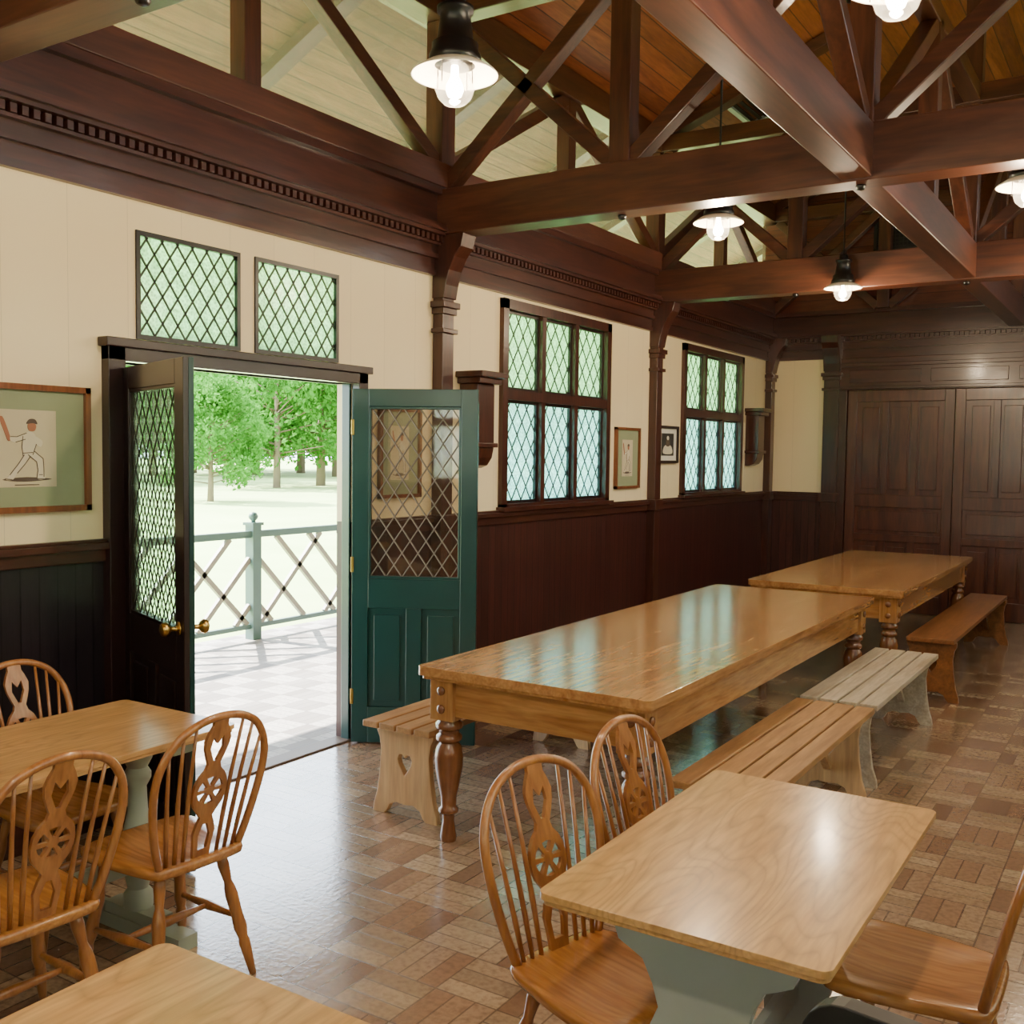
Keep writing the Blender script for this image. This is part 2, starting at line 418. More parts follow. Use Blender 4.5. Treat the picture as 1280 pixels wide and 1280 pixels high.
def pil(mb,M,a,w=.12,d=.08,T=None):
    T=T or trim['Z']
    mb.box((a-w/2,0,0),(a+w/2,d,2.60),T,M)
    mb.box((a-w/2-.02,0,2.46),(a+w/2+.02,d+.02,2.49),T,M)
    mb.box((a-w/2-.015,0,2.58),(a+w/2+.015,d+.015,2.62),T,M)
    mb.box((a-w/2-.03,0,2.62),(a+w/2+.03,d+.03,2.66),T,M)
    mb.box((a-w/2,0,2.66),(a+w/2,d,2.92),T,M)
    mb.box((a-w/2-.03,0,1.20),(a+w/2+.03,d+.02,1.30),T,M)
    pts=[(0,2.68),(.09,2.68),(.105,2.76),(.13,2.85),(.17,2.93),(.22,2.99),(.24,3.07),(0,3.07)]
    mb.prism(pts,a-w/2-.01,a+w/2+.01,lambda u,v,t:M@Vector((t,u,v)),T)
for nm,M,L in (('trim_pilasters_left',ML,BY+[YF-.07]),('trim_pilasters_right',MR,BY+[YF-.07])):
    mb=MB()
    for y in L: pil(mb,M,y)
    mb.obj(nm,.004)
mb=MB();pil(mb,MF,.755,.17,.09);pil(mb,MF,W-.755,.17,.09);mb.obj('trim_pilasters_far',.004)

# ---------------------------------------------------------------- leaded windows
def lattice(mb,a0,a1,z0,z1,d,da,dz,w,mat,M):
    k=dz/da
    n=int((a1-a0)/da+(z1-z0)/dz)+3
    for sg in (1,-1):
        for i in range(-n,n+1):
            c=a0+i*da
            lo,hi=a0,a1
            if sg==1: lo=max(lo,c);hi=min(hi,c+(z1-z0)/k)
            else: lo=max(lo,c-(z1-z0)/k);hi=min(hi,c)
            if hi-lo<.004: continue
            p=(lo,d,z0+sg*(lo-c)*k);q=(hi,d,z0+sg*(hi-c)*k)
            mb.beam(p,q,w,.006,mat,(0,1,0),M)
def pane(mb,a0,a1,z0,z1,d,M,glass,fr,fm,da=.11,dz=.18,lw=.008):
    mb.box((a0,d-.02,z0),(a0+fr,d+.02,z1),fm,M);mb.box((a1-fr,d-.02,z0),(a1,d+.02,z1),fm,M)
    mb.box((a0+fr,d-.02,z0),(a1-fr,d+.02,z0+fr),fm,M);mb.box((a0+fr,d-.02,z1-fr),(a1-fr,d+.02,z1),fm,M)
    mb.box((a0+fr,d-.003,z0+fr),(a1-fr,d+.0,z1-fr),glass,M)
    lattice(mb,a0+fr,a1-fr,z0+fr,z1-fr,d+.004,da,dz,lw,LEAD,M)
def window(name,M,h,cols=3,zs=2.12,GA=None,GW=None):
    GA=GA or GL_A;GW=GW or GL_W
    a0,a1,z0,z1=h;mb=MB();T=trim['Z'];f=.07
    mb.box((a0,-.11,z0),(a0+f,.035,z1),T,M);mb.box((a1-f,-.11,z0),(a1,.035,z1),T,M)
    mb.box((a0,-.11,z1-f),(a1,.035,z1),T,M);mb.box((a0,-.11,z0),(a1,.035,z0+.05),T,M)
    mb.box((a0-.02,0,z0-.0),(a1+.02,.07,z0+.03),T,M)
    mb.box((a0+f,-.08,zs-.035),(a1-f,.03,zs+.035),T,M)
    cw=(a1-a0-2*f)/cols
    for i in range(1,cols):
        c=a0+f+cw*i; mb.box((c-.028,-.08,z0),(c+.028,.025,z1-f),T,M)
    for i in range(cols):
        l=a0+f+cw*i+(.028 if i else 0);r=a0+f+cw*(i+1)-(.028 if i<cols-1 else 0)
        pane(mb,l,r,z0+.05,zs-.035,-.03,M,GA,.022,BLACKBR,.13,.19)
        pane(mb,l,r,zs+.035,z1-f,-.03,M,GW,.022,BLACKBR,.13,.19)
    mb.obj(name)
window('window_1',ML,W2);window('window_2',ML,W3)
for i,h in enumerate(FILL_R): window('window_%d'%(5+i),MR,h,3,2.12,GL_N,GL_N)  # added fill windows, right wall
for i,h in enumerate(FILL_B): window('window_%d'%(9+i),MK,h,3,2.12,GL_N,GL_N)  # added fill windows, back wall
for i,h in enumerate(WIN_L):
    mb=MB();a0,a1,z0,z1=h
    pane(mb,a0,a1,z0,z1,-.01,ML,GL_W,.022,BLACK,.088,.125,.008)
    mb.obj('window_%d'%(3+i))

# ---------------------------------------------------------------- doors
mb=MB();T=trim['Z'];TD=plain('frame_dark',rgb(44,25,23),.3,.3)
mb.box((2.86,-.13,0),(2.95,.05,2.17),TD,ML);mb.box((4.52,-.01,0),(4.60,.05,2.17),TD,ML);mb.box((4.505,-.07,0),(4.60,-.01,2.17),GREEN,ML)
mb.box((2.86,-.13,2.09),(4.60,.05,2.17),TD,ML);mb.box((2.84,0,2.15),(4.62,.07,2.19),TD,ML)
mb.box((2.86,-.12,0),(4.60,.0,.010),plain('threshold',rgb(120,100,86),.5),ML)
mb.obj('door_frame',.004)
def leaf(name,hx,hy,fx,fy,m_front,m_back,knob):
    p=Vector((hx,hy,0));q=Vector((fx,fy,0));a=(q-p);w=a.length;a.normalize()
    d=Vector((a.y,-a.x,0))
    M=Matrix(((a.x,d.x,0,hx),(a.y,d.y,0,hy),(0,0,1,0),(0,0,0,1)))
    mb=MB();H=2.06;z0=.012;LM=LEAD if knob else LEADL
    for m,d0,d1,rd in ((m_front,.0,.022,1),(m_back,-.022,0,-1)):
        st=.095
        mb.box((0,d0,z0),(st,d1,H),m,M);mb.box((w-st,d0,z0),(w,d1,H),m,M)
        mb.box((st,d0,H-.1),(w-st,d1,H),m,M);mb.box((st,d0,.80),(w-st,d1,.97),m,M)
        mb.box((st,d0,z0),(w-st,d1,.22),m,M);mb.box((w/2-.045,d0,.22),(w/2+.045,d1,.80),m,M)
        for l,r in ((st,w/2-.045),(w/2+.045,w-st)):
            e0,e1=(0,.008) if rd>0 else (-.008,0)
            mb.box((l,e0,.22),(r,e1,.80),m,M)
            e0,e1=(0,.018) if rd>0 else (-.018,0)
            mb.box((l+.035,e0,.26),(r-.035,e1,.76),m,M)
        for l,r,b,t in ((st,w-st,.97,.985),(st,w-st,H-.115,H-.1),(st,st+.014,.97,H-.1),(w-st-.014,w-st,.97,H-.1)):
            mb.box((l,d0*.9,b),(r,d1*.9,t),m,M)
    mb.box((st,-.003,.97),(w-st,.003,H-.1),GL_D if knob else GL_C,M)
    lattice(mb,st+.01,w-st-.01,.98,H-.11,.008,.093,.14,.007,LM,M)
    lattice(mb,st+.01,w-st-.01,.98,H-.11,-.008,.093,.14,.007,LM,M)
    for z in (.28,1.05,1.84):
        mb.box((-.006,-.02,z-.045),(.012,.026,z+.045),BRASS,M)
    if knob:
        for sg in (1,-1):
            Mk=M@Matrix.Translation((w-.055,sg*.022,.99))@Matrix.Rotation(-sg*math.pi/2,4,'X')
            mb.lathe([(.028,0),(.028,.006),(.01,.012),(.01,.035),(.022,.042),(.03,.055),(.026,.07),(.008,.078)],BRASS,(0,0,0),16,Mk)
    mb.obj(name,.003)
leaf('door_1',.03,2.965,.76,2.70,BLACKBR,GREEN,True)
leaf('door_2',.03,4.49,.67,4.83,GREEN,BLACKBR,False)

# far wall sliding panelled doors
mb=MB();T=trim['Z'];PD=wood('panel_door_wood',rgb(66,32,24),rgb(96,50,35),'Z',.3,.3,.8)
mb.box((.84,0,2.46),(W-.84,.07,2.82),trim['X'],MF)
mb.box((.84,0,2.47),(W-.84,.10,2.50),trim['X'],MF);mb.box((.84,0,2.72),(W-.84,.09,2.76),trim['X'],MF)
for k in range(4):
    l=.95+.86*k;mb.box((l,0,2.54),(l+.76,.085,2.68),trim['X'],MF)
mb.box((.84,0,0),(.93,.08,2.46),T,MF);mb.box((W-.93,0,0),(W-.84,.08,2.46),T,MF)
mb.obj('door_frame_far',.004)
nw=(W-.93*2)/3
for i in range(3):
    mb=MB();a0=.935+nw*i;a1=a0+nw-.01;d=.02+.02*(i%2)
    mb.box((a0,.0,.005),(a1,d,2.455),PD,MF)
    def fr(l,r,b,t,e=.028): mb.box((l,d,b),(r,d+e,t),PD,MF)
    fr(a0,a0+.1,.005,2.455);fr(a1-.1,a1,.005,2.455);fr(a0+.1,a1-.1,2.33,2.455);fr(a0+.1,a1-.1,1.16,1.30);fr(a0+.1,a1-.1,.78,.86);fr(a0+.1,a1-.1,.005,.2)
    ww=(a1-a0-.2)/3
    for k in (1,2): fr(a0+.1+ww*k-.035,a0+.1+ww*k+.035,1.30,2.33);fr(a0+.1+ww*k-.035,a0+.1+ww*k+.035,.2,.78)
    for k in range(3):
        l=a0+.1+ww*k+.065;r=a0+.1+ww*(k+1)-.065
        fr(l,r,1.36,2.27,.018);fr(l,r,.26,.72,.018)
    fr(a0+.14,a1-.14,.90,1.12,.018)
    mb.obj('door_%d'%(3+i),.005)

# vents
mb=MB();M=MF
mb.box((1.15,0,3.98),(1.70,.02,4.02),LEAD,M);mb.box((1.15,0,4.32),(1.70,.02,4.36),LEAD,M)
mb.box((1.15,0,3.98),(1.19,.02,4.36),LEAD,M);mb.box((1.66,0,3.98),(1.70,.02,4.36),LEAD,M)
mb.box((1.15,0,3.98),(1.70,.006,4.36),BLACK,M)
for i in range(11): mb.box((1.20+i*.043,0,4.01),(1.21+i*.043,.014,4.33),LEAD,M)
for i in range(8): mb.box((1.18,0,4.03+i*.042),(1.68,.012,4.038+i*.042),LEAD,M)
mb.obj('wall_vent_grille')
mb=MB()
for i in range(7):
    x=.62+i*.055;mb.beam((x,8.7,zc(x)-.02),(x,9.4,zc(x)-.02),.03,.012,LEAD,(.37,0,-.9))
for p,q in (((.58,8.68),(1.0,8.68)),((.58,9.42),(1.0,9.42)),((.58,8.68),(.58,9.42)),((1.0,8.68),(1.0,9.42))):
    mb.beam((p[0],p[1],zc(p[0])-.02),(q[0],q[1],zc(q[0])-.02),.05,.03,PAINTB)
mb.obj('ceiling_vent_grille')

# ---------------------------------------------------------------- wall boxes & pictures
def wbox(name,y,mat):
    mb=MB()
    mb.box((y-.15,0,2.20),(y+.15,.22,2.24),mat,ML);mb.box((y-.13,0,2.16),(y+.13,.19,2.20),mat,ML)
    mb.box((y-.10,0,1.76),(y+.10,.15,2.16),mat,ML)
    mb.box((y-.12,0,1.74),(y+.12,.17,1.77),mat,ML)
    pts=[(0,1.60),(.05,1.60),(.1,1.62),(.135,1.67),(.15,1.74),(0,1.74)]
    mb.prism(pts,y-.10,y+.10,lambda u,v,t:ML@Vector((t,u,v)),mat)
    mb.obj(name,.006)
wbox('wall_cabinet',5.68,trim['Z']);wbox('wall_cabinet.001',11.2,trim['Z'])
FRB=wood('picture_frame_wood',rgb(104,56,30),rgb(140,84,48),'Z',.3,.3);FRD=plain('picture_frame_black',rgb(40,28,24),.3)
MATG=plain('mat_green',rgb(150,156,122),.7);MATW=plain('mat_white',rgb(228,222,205),.7);PAP=plain('print_paper',rgb(208,192,160),.7)
INK=plain('print_ink',rgb(92,76,66),.7);INKW=plain('print_white',rgb(218,206,180),.7);PHO=plain('photo_grey',rgb(62,60,56),.5);SKIN=plain('print_flesh',rgb(170,110,82),.7)
def picture(name,a0,a1,z0,z1,fm,mat,art,fw=.022,inset=.28,M=ML):
    mb=MB();d=.03
    mb.box((a0,.001,z0),(a0+fw,d,z1),fm,M);mb.box((a1-fw,.001,z0),(a1,d,z1),fm,M)
    mb.box((a0,.001,z0),(a1,d,z0+fw),fm,M);mb.box((a0,.001,z1-fw),(a1,d,z1),fm,M)
    mb.box((a0+fw,.001,z0+fw),(a1-fw,.012,z1-fw),mat,M)
    w=a1-a0;h=z1-z0;l=a0+w*inset;r=a1-w*inset;b=z0+h*.2;t=z1-h*.2
    mb.box((l,.001,b),(r,.014,t),PHO if art=='photo' else PAP,M)
    cw=r-l;chh=t-b
    def blob(pts,m,e,cl=True):
        P=cat([(x,y,0) for x,y in pts],4,True)
        mb.prism([(p.x,p.y) for p in P],.0145,.0145+e,lambda u,v,tt:M@Vector((l+cw*u,tt,b+chh*v)),m)
    def line(pts,wd):
        for i in range(len(pts)-1):
            p,q=pts[i],pts[i+1];mb.beam((l+cw*p[0],.0165,b+chh*p[1]),(l+cw*q[0],.0165,b+chh*q[1]),wd*cw,.001,INK,(0,1,0),M)
    if art=='cricket':
        blob([(.10,.10),(.45,.07),(.92,.10),(.5,.13)],INK,.0004)
        blob([(.46,.42),(.36,.30),(.22,.16),(.16,.10),(.27,.10),(.34,.18),(.47,.30),(.56,.40)],INKW,.0014)
        blob([(.52,.42),(.66,.33),(.68,.22),(.66,.11),(.80,.11),(.78,.24),(.77,.37),(.62,.47)],INKW,.0014)
        blob([(.44,.40),(.60,.42),(.66,.56),(.64,.68),(.54,.72),(.44,.66),(.42,.52)],INKW,.0016)
        blob([(.60,.66),(.48,.62),(.32,.58),(.24,.60),(.24,.65),(.34,.65),(.50,.70)],INKW,.002)
        blob([(.64,.66),(.76,.60),(.74,.53),(.68,.54),(.62,.60)],INKW,.0018)
        blob([(.55,.73),(.63,.73),(.66,.79),(.62,.84),(.54,.83),(.52,.78)],SKIN,.002)
        blob([(.50,.82),(.55,.88),(.64,.88),(.68,.82),(.60,.83)],INK,.0022)
        blob([(.24,.62),(.20,.74),(.12,.90),(.07,.88),(.14,.72),(.20,.60)],SKIN,.0018)
        for L in ([(.46,.42),(.36,.30),(.22,.16)],[(.34,.18),(.47,.30),(.56,.40)],[(.52,.42),(.66,.33),(.68,.22),(.66,.11)],[(.78,.13),(.78,.24),(.77,.37),(.62,.47)],[(.44,.40),(.42,.52),(.44,.66)],[(.60,.42),(.66,.56)],[(.24,.65),(.34,.65),(.50,.70)],[(.32,.58),(.48,.62)],[(.14,.11),(.26,.10)],[(.66,.11),(.84,.10)],[(.70,.16),(.76,.16)],[(.44,.44),(.60,.45)]):
            line(L,.012)
        line([(.3,.03),(.7,.03)],.012)
    else:
        blob([(.15,.1),(.85,.1),(.8,.4),(.5,.5),(.2,.4)],INKW,.001);blob([(.35,.45),(.65,.45),(.6,.75),(.4,.75)],INK,.0015);blob([(.43,.72),(.57,.72),(.56,.86),(.44,.86)],MATW,.002)
    mb.obj(name)
picture('framed_print',2.2,2.785,1.43,1.96,FRB,MATG,'cricket',.025,.27)
picture('framed_print.001',4.74,5.14,1.42,1.97,FRB,MATG,'cricket')
picture('framed_print.002',7.86,8.33,1.41,1.94,FRB,MATG,'cricket')
picture('framed_photograph',8.72,9.18,1.63,1.98,FRD,MATW,'photo',.025,.2)

# ---------------------------------------------------------------- lamps
def lamp(i,x,y,z=3.02,power=50):
    nm='pendant_lamp' if i==0 else 'pendant_lamp.%03d'%i
    mb=MB();top=zc(x)-z
    mb.lathe([(.0,.25),(.028,.25),(.035,.235),(.035,.22),(.062,.21),(.062,.195),(.05,.19),(.062,.10),(.078,.09),(.078,.07),(.088,.05),(.088,.02),(.0,.02)],BLACK,(0,0,0),24)
    mb.tube([(0,0,.24),(0,0,top)],.007,BLACK,8)
    mb.lathe([(.03,top-.03),(.05,top-.02),(.055,top)],BLACK,(0,0,0),16)
    ring=[(.018*math.cos(t),0,.265+.022*math.sin(t)) for t in [k*math.pi/6 for k in range(13)]]
    mb.tube(ring,.004,BLACK,6)
    mb.lathe([(.07,.032),(.10,.022),(.142,-.004),(.146,-.012),(.141,-.010),(.10,.012),(.06,.022)],ENAM,(0,0,0),36,cap=False)
    mb.lathe([(.045,.02),(.05,-.01),(.062,-.03),(.066,-.055),(.056,-.085),(.035,-.105),(.002,-.112)],GLOBE,(0,0,0),24,cap=False)
    mb.lathe([(.012,.02),(.014,-.015),(.028,-.045),(.030,-.06),(.022,-.08),(.002,-.088)],BULB,(0,0,0),16)
    for k in range(4):
        t=k*math.pi/2
        mb.tube([(.07*math.cos(t),.07*math.sin(t),.02),(.072*math.cos(t),.072*math.sin(t),-.05)],.002,BLACK,5)
    o=mb.obj(nm,loc=(x,y,z))
    L=bpy.data.lights.new('lamp_light','POINT');L.energy=power;L.color=(1,.78,.52);L.shadow_soft_size=.05
    lo=bpy.data.objects.new('lamp_light',L);COL.objects.link(lo);lo.parent=o;lo.location=(0,0,-.16)
for i,(x,y,z) in enumerate([(1.92,2.84,2.97),(1.72,5.75,3.07),(1.77,8.3,3.05),(3.36,5.6,3.04),(3.30,3.0,3.02),(3.4,8.3,3.04),(1.9,.1,3.0),(3.36,.1,3.0)]): lamp(i,x,y,z)  # last two are unseen, added beside the camera as warm fill

# ---------------------------------------------------------------- long tables
def rrect(x0,y0,x1,y1,r,n=5):
    out=[]
    for cx,cy,a in ((x1-r,y1-r,0),(x0+r,y1-r,90),(x0+r,y0+r,180),(x1-r,y0+r,270)):
        for k in range(n+1):
            t=math.radians(a+90*k/n);out.append((cx+r*math.cos(t),cy+r*math.sin(t)))
    return out
LEGM=wood('turned_leg_wood',rgb(100,58,32),rgb(140,88,50),'Z',.25,.4,1.0)
def long_table(name,x0,x1,y0,y1,h,topm):
    mb=MB();flat=lambda u,v,t:(u,v,t)
    mb.prism(rrect(x0,y0,x1,y1,.03),h-.04,h,flat,topm)
    mb.prism(rrect(x0+.012,y0+.012,x1-.012,y1-.012,.03),h-.055,h-.04,flat,OAK['Y'])
    i=.045;b=.12;ap=.16;t0=h-.055
    mb.box((x0+i+b,y0+i+.02,t0-ap),(x1-i-b,y0+i+.05,t0),OAK['X']);mb.box((x0+i+b,y1-i-.05,t0-ap),(x1-i-b,y1-i-.02,t0),OAK['X'])
    mb.box((x0+i+.02,y0+i+b,t0-ap),(x0+i+.05,y1-i-b,t0),OAK['Y']);mb.box((x1-i-.05,y0+i+b,t0-ap),(x1-i-.02,y1-i-b,t0),OAK['Y'])
    for cx in (x0+i+b/2,x1-i-b/2):
        for cy in (y0+i+b/2,y1-i-b/2):
            mb.box((cx-b/2,cy-b/2,t0-ap-.02),(cx+b/2,cy+b/2,t0),OAK['Z'])
            z=t0-ap-.02
            P=[(.035,0),(.038,.02),(.032,.05),(.026,.09),(.028,.12),(.044,.13),(.044,.145),(.034,.155),(.036,.20),(.05,.26),(.062,.33),(.064,.38),(.056,.42),(.042,.44),(.058,.452),(.058,.468),(.045,.48),(.046,.495),(.06,.505),(.06,.525),(.05,.535),(.05,z)]
            mb.lathe(P,LEGM,(cx,cy,0),24)
            for sx,sy in ((0,-1),(0,1),(1,0),(-1,0)):
                for dz in (-.05,-.13):
                    c=Vector((cx+sx*b/2,cy+sy*b/2,t0+dz));n=Vector((sx,sy,0))
                    mb.tube([c,c+n*.008,c+n*.014],[.02,.02,.008],LEGM,10)
    mb.obj(name,.006)
long_table('refectory_table',1.28,2.39,3.48,7.0,.78,OAKT)
long_table('refectory_table.001',1.36,2.48,7.42,10.5,.78,OAKT)

# ---------------------------------------------------------------- benches
def bench(name,x0,x1,y0,y1,top,end,slats=4,h=.45):
    mb=MB();w=x1-x0;g=.012;sw=(w-g*(slats-1))/slats
    for i in range(slats):
        a=x0+i*(sw+g);mb.box((a,y0,h-.03),(a+sw,y1,h),top)
    cx=(x0+x1)/2
    half=[(.0,.06),(.05,.065),(.085,.05),(.105,.015),(.12,0),(.19,0),(.185,.04),(.165,.1),(.15,.2),(.142,.30),(.15,.36),(.165,h-.06),(.165,h-.03)]
    pts=[(cx+a,b) for a,b in half]+[(cx-a,b) for a,b in reversed(half[1:])]
    hole=[(cx,.20),(cx+.018,.225),(cx+.034,.25),(cx+.04,.275),(cx+.03,.295),(cx+.012,.295),(cx,.28),(cx-.012,.295),(cx-.03,.295),(cx-.04,.275),(cx-.034,.25),(cx-.018,.225)]
    for y in (y0+.07,y1-.10):
        mb.prism(pts,y,y+.032,lambda u,v,t:(u,t,v),end,[hole])
    mb.box((cx-.16,y0+.10,h-.06),(cx+.16,y0+.14,h-.03),end);mb.box((cx-.16,y1-.14,h-.06),(cx+.16,y1-.10,h-.03),end)
    mb.beam((cx,y0+.10,.14),(cx,y0+.42,h-.03),.04,.03,end);mb.beam((cx,y1-.10,.14),(cx,y1-.42,h-.03),.04,.03,end)
    mb.obj(name,.004)
bench('slatted_bench',.86,1.25,3.62,5.25,BEN,PINE)
bench('slatted_bench.001',.86,1.25,5.30,6.92,BEN,PINE)
bench('slatted_bench.002',2.405,2.80,3.62,5.26,BEN,PINE)
bench('slatted_bench.003',2.405,2.80,5.32,6.98,BENW,BENW)
bench('solid_bench',2.485,2.80,7.55,10.4,BEND,BEND,1)

# ---------------------------------------------------------------- small tables
def small_table(name,x0,x1,y0,y1,top,paint,style,h=.75):
    mb=MB();flat=lambda u,v,t:(u,v,t)
    mb.prism(rrect(x0,y0,x1,y1,.025),h-.016,h,flat,top)
    mb.prism(rrect(x0+.006,y0+.006,x1-.006,y1-.006,.023),h-.028,h-.016,flat,top)
    cx=(x0+x1)/2
    for y in (y0+.17,y1-.20):
        if style=='scallop':
            half=[(.235,h-.03),(.235,h-.07),(.215,h-.10),(.20,h-.14),(.14,h-.17),(.115,h-.22),(.10,h-.27),(.125,h-.33),(.135,h-.38),(.11,h-.45),(.085,.22),(.08,.14),(.11,.11),(.16,.09),(.22,.06),(.235,.04),(.235,0),(.15,0),(.13,.02),(.06,.035),(0,.035)]
            pts=[(cx+a,b) for a,b in half]+[(cx-a,b) for a,b in reversed(half[:-1])]
            mb.prism(pts,y,y+.035,lambda u,v,t:(u,t,v),paint)
            mb.box((cx-.24,y-.015,h-.065),(cx+.24,y+.05,h-.028),paint)
        else:
            mb.box((cx-.24,y-.02,h-.075),(cx+.24,y+.06,h-.028),paint)
            mb.box((cx-.26,y-.02,0),(cx+.26,y+.06,.05),paint);mb.box((cx-.14,y-.015,.05),(cx+.14,y+.055,.09),paint)
            mb.lathe([(.05,.09),(.05,.14),(.035,.16),(.045,.20),(.056,.28),(.05,.36),(.034,.44),(.03,.52),(.046,.55),(.046,.57),(.034,.59),(.05,.62),(.05,h-.07)],paint,(cx,y+.02,0),20)
    mb.box((cx-.012,y0+.19,.22),(cx+.012,y1-.18,.29),paint)
    mb.obj(name,.004)
small_table('dining_table',2.86,3.495,1.87,2.925,OAKL,PAINTB,'scallop')
small_table('dining_table.001',.68,1.29,1.40,2.46,OAKL,PAINTG,'column')
small_table('dining_table.002',2.38,2.98,.22,1.275,OAKL,PAINTB,'scallop')

# ---------------------------------------------------------------- windsor chair
def chair():
    mb=MB();SH=.44
    out=[(-.195,.0),(-.19,.12),(-.165,.165),(-.05,.19),(.08,.205),(.17,.20),(.205,.15),(.212,0)]
    full=[Vector((a,b,0)) for a,b in out]+[Vector((a,-b,0)) for a,b in reversed(out[1:-1])]
    sp=[(p.x,p.y) for p in cat([tuple(p) for p in full],4,True)]
    n=len(sp)
    vs=[];fs=[]
    rings=[(.90,SH-.036),(.985,SH-.03),(1.0,SH-.014),(.985,SH-.003),(.93,SH),(.7,SH-.006),(.35,SH-.012)]
    for sc,z in rings:
        for x,y in sp: vs.append((x*sc,y*sc,z))
    for i in range(len(rings)-1):
        for k in range(n): fs.append((i*n+k,i*n+(k+1)%n,(i+1)*n+(k+1)%n,(i+1)*n+k))
    fs.append(tuple(range(n-1,-1,-1)));fs.append(tuple((len(rings)-1)*n+k for k in range(n)))
    mb.add(vs,fs,CHS,True)
    def leg(a,b):
        a=Vector(a);b=Vector(b)
        prof=[(0,.017),(.12,.019),(.25,.013),(.3,.018),(.36,.021),(.5,.019),(.62,.022),(.7,.015),(.74,.019),(.9,.014),(1,.011)]
        mb.tube([a.lerp(b,t) for t,_ in prof],[r for _,r in prof],CH,12)
    L={}
    for k,(tx,ty,bx,by) in enumerate(((.13,.13,.19,.19),(.13,-.13,.19,-.19),(-.12,.11,-.20,.18),(-.12,-.11,-.20,-.18))):
        a=(tx,ty,SH-.03);b=(bx,by,0);leg(a,b);L[k]=(Vector(a),Vector(b))
    def at(k,z): 
        a,b=L[k];return a.lerp(b,(a.z-z)/(a.z-b.z))
    def stre(p,q): mb.tube([p.lerp(q,t) for t in (0,.2,.42,.5,.58,.8,1)],[.008,.011,.015,.017,.015,.011,.008],CH,10)
    s1=(at(0,.17),at(2,.19));s2=(at(1,.17),at(3,.19));stre(*s1);stre(*s2)
    stre(s1[0].lerp(s1[1],.5),s2[0].lerp(s2[1],.5))
    HK=.925
    def P(y,h,t=0):
        h=h*HK
        return Vector((-.165-.20*h-.10*h*h+t, y, SH-.005+h))
    hp=[(.145,0),(.166,.07),(.184,.15),(.197,.24),(.198,.32),(.180,.39),(.138,.452),(.075,.488),(0,.50)]
    hp=hp+[(-a,b) for a,b in reversed(hp[:-1])]
    sm=cat([(a,b,0) for a,b in hp],4)
    mb.tube([P(p.x,p.y) for p in sm],.0125,CH,10)
    def hoop(y):
        best=None
        for p in sm:
            if p.y>.3 and (best is None or abs(p.x-y)<abs(best.x-y)): best=p
        return best.y
    for y in (.062,.092,.122,-.062,-.092,-.122):
        yt=y*1.38;h=hoop(yt)
        mb.tube([P(y+(yt-y)*t,h*t) for t in (0,.3,.6,1)],[.0065,.0078,.0065,.005],CH,7)
    half=[(.030,0),(.034,.05),(.040,.09),(.030,.125),(.022,.145),(.034,.165),(.052,.19),(.060,.215),(.062,.24),(.058,.27),(.046,.295),(.028,.315),(.022,.335),(.032,.36),(.042,.39),(.046,.42),(.036,.45),(.026,.47),(.026,.497)]
    pts=[(a,b) for a,b in half]+[(-a,b) for a,b in reversed(half)]
    holes=[];cz=.24
    for k in range(6):
        a0=k*60+9;a1=k*60+51;hh=[]
        for a in (a0,(a0+a1)/2,a1): hh.append((.047*math.cos(math.radians(a)),cz+.047*math.sin(math.radians(a))))
        for a in (a1-8,a0+8): hh.append((.017*math.cos(math.radians(a)),cz+.017*math.sin(math.radians(a))))
        holes.append(hh)
    holes.append([(-.016,.03),(.016,.03),(.022,.08),(.008,.12),(-.008,.12),(-.022,.08)])
    holes.append([(-.006,.345),(.006,.345),(.024,.39),(.018,.43),(0,.405),(-.018,.43),(-.024,.39)])
    mb.prism(pts,-.006,.006,lambda u,v,t:P(u,v,t),CH,holes)
    return mb
cm=chair()
CHL=[(2.715,2.235,-16),(2.725,2.76,-6),(1.49,2.12,176),(1.48,1.60,176),(.50,2.19,0),(3.675,2.66,180)]
first=None
for i,(bx,by,deg) in enumerate(CHL):
    r=math.radians(deg);x=bx+.165*math.cos(r);y=by+.165*math.sin(r)
    if i==0: first=cm.obj('windsor_chair',0,(x,y,0),r)
    else: copy(first,'windsor_chair.%03d'%i,(x,y,0),r)
# black leather chair
mb=MB()
mb.prism(rrect(-.20,-.20,.20,.20,.06),.38,.44,lambda u,v,t:(u,v,t),LEATH)
mb.prism(rrect(-.19,.46,.19,.815,.07),-.235,-.195,lambda u,v,t:(u,t-(v-.5)*.12,v),LEATH)
for sx in (-1,1):
    mb.tube([(sx*.18,.17,.38),(sx*.19,.19,0)],[.02,.014],CH,10)
    mb.tube([(sx*.15,-.265,.74),(sx*.16,-.22,.5),(sx*.18,-.18,.38),(sx*.19,-.22,0)],[.012,.014,.02,.014],CH,10)
    mb.tube([(sx*.185,.18,.2),(sx*.185,-.2,.2)],.009,CH,8)
mb.tube([(-.185,0,.2),(.185,0,.2)],.009,CH,8)
mb.obj('leather_dining_chair',.016,(3.66,1.40,0),math.radians(172))

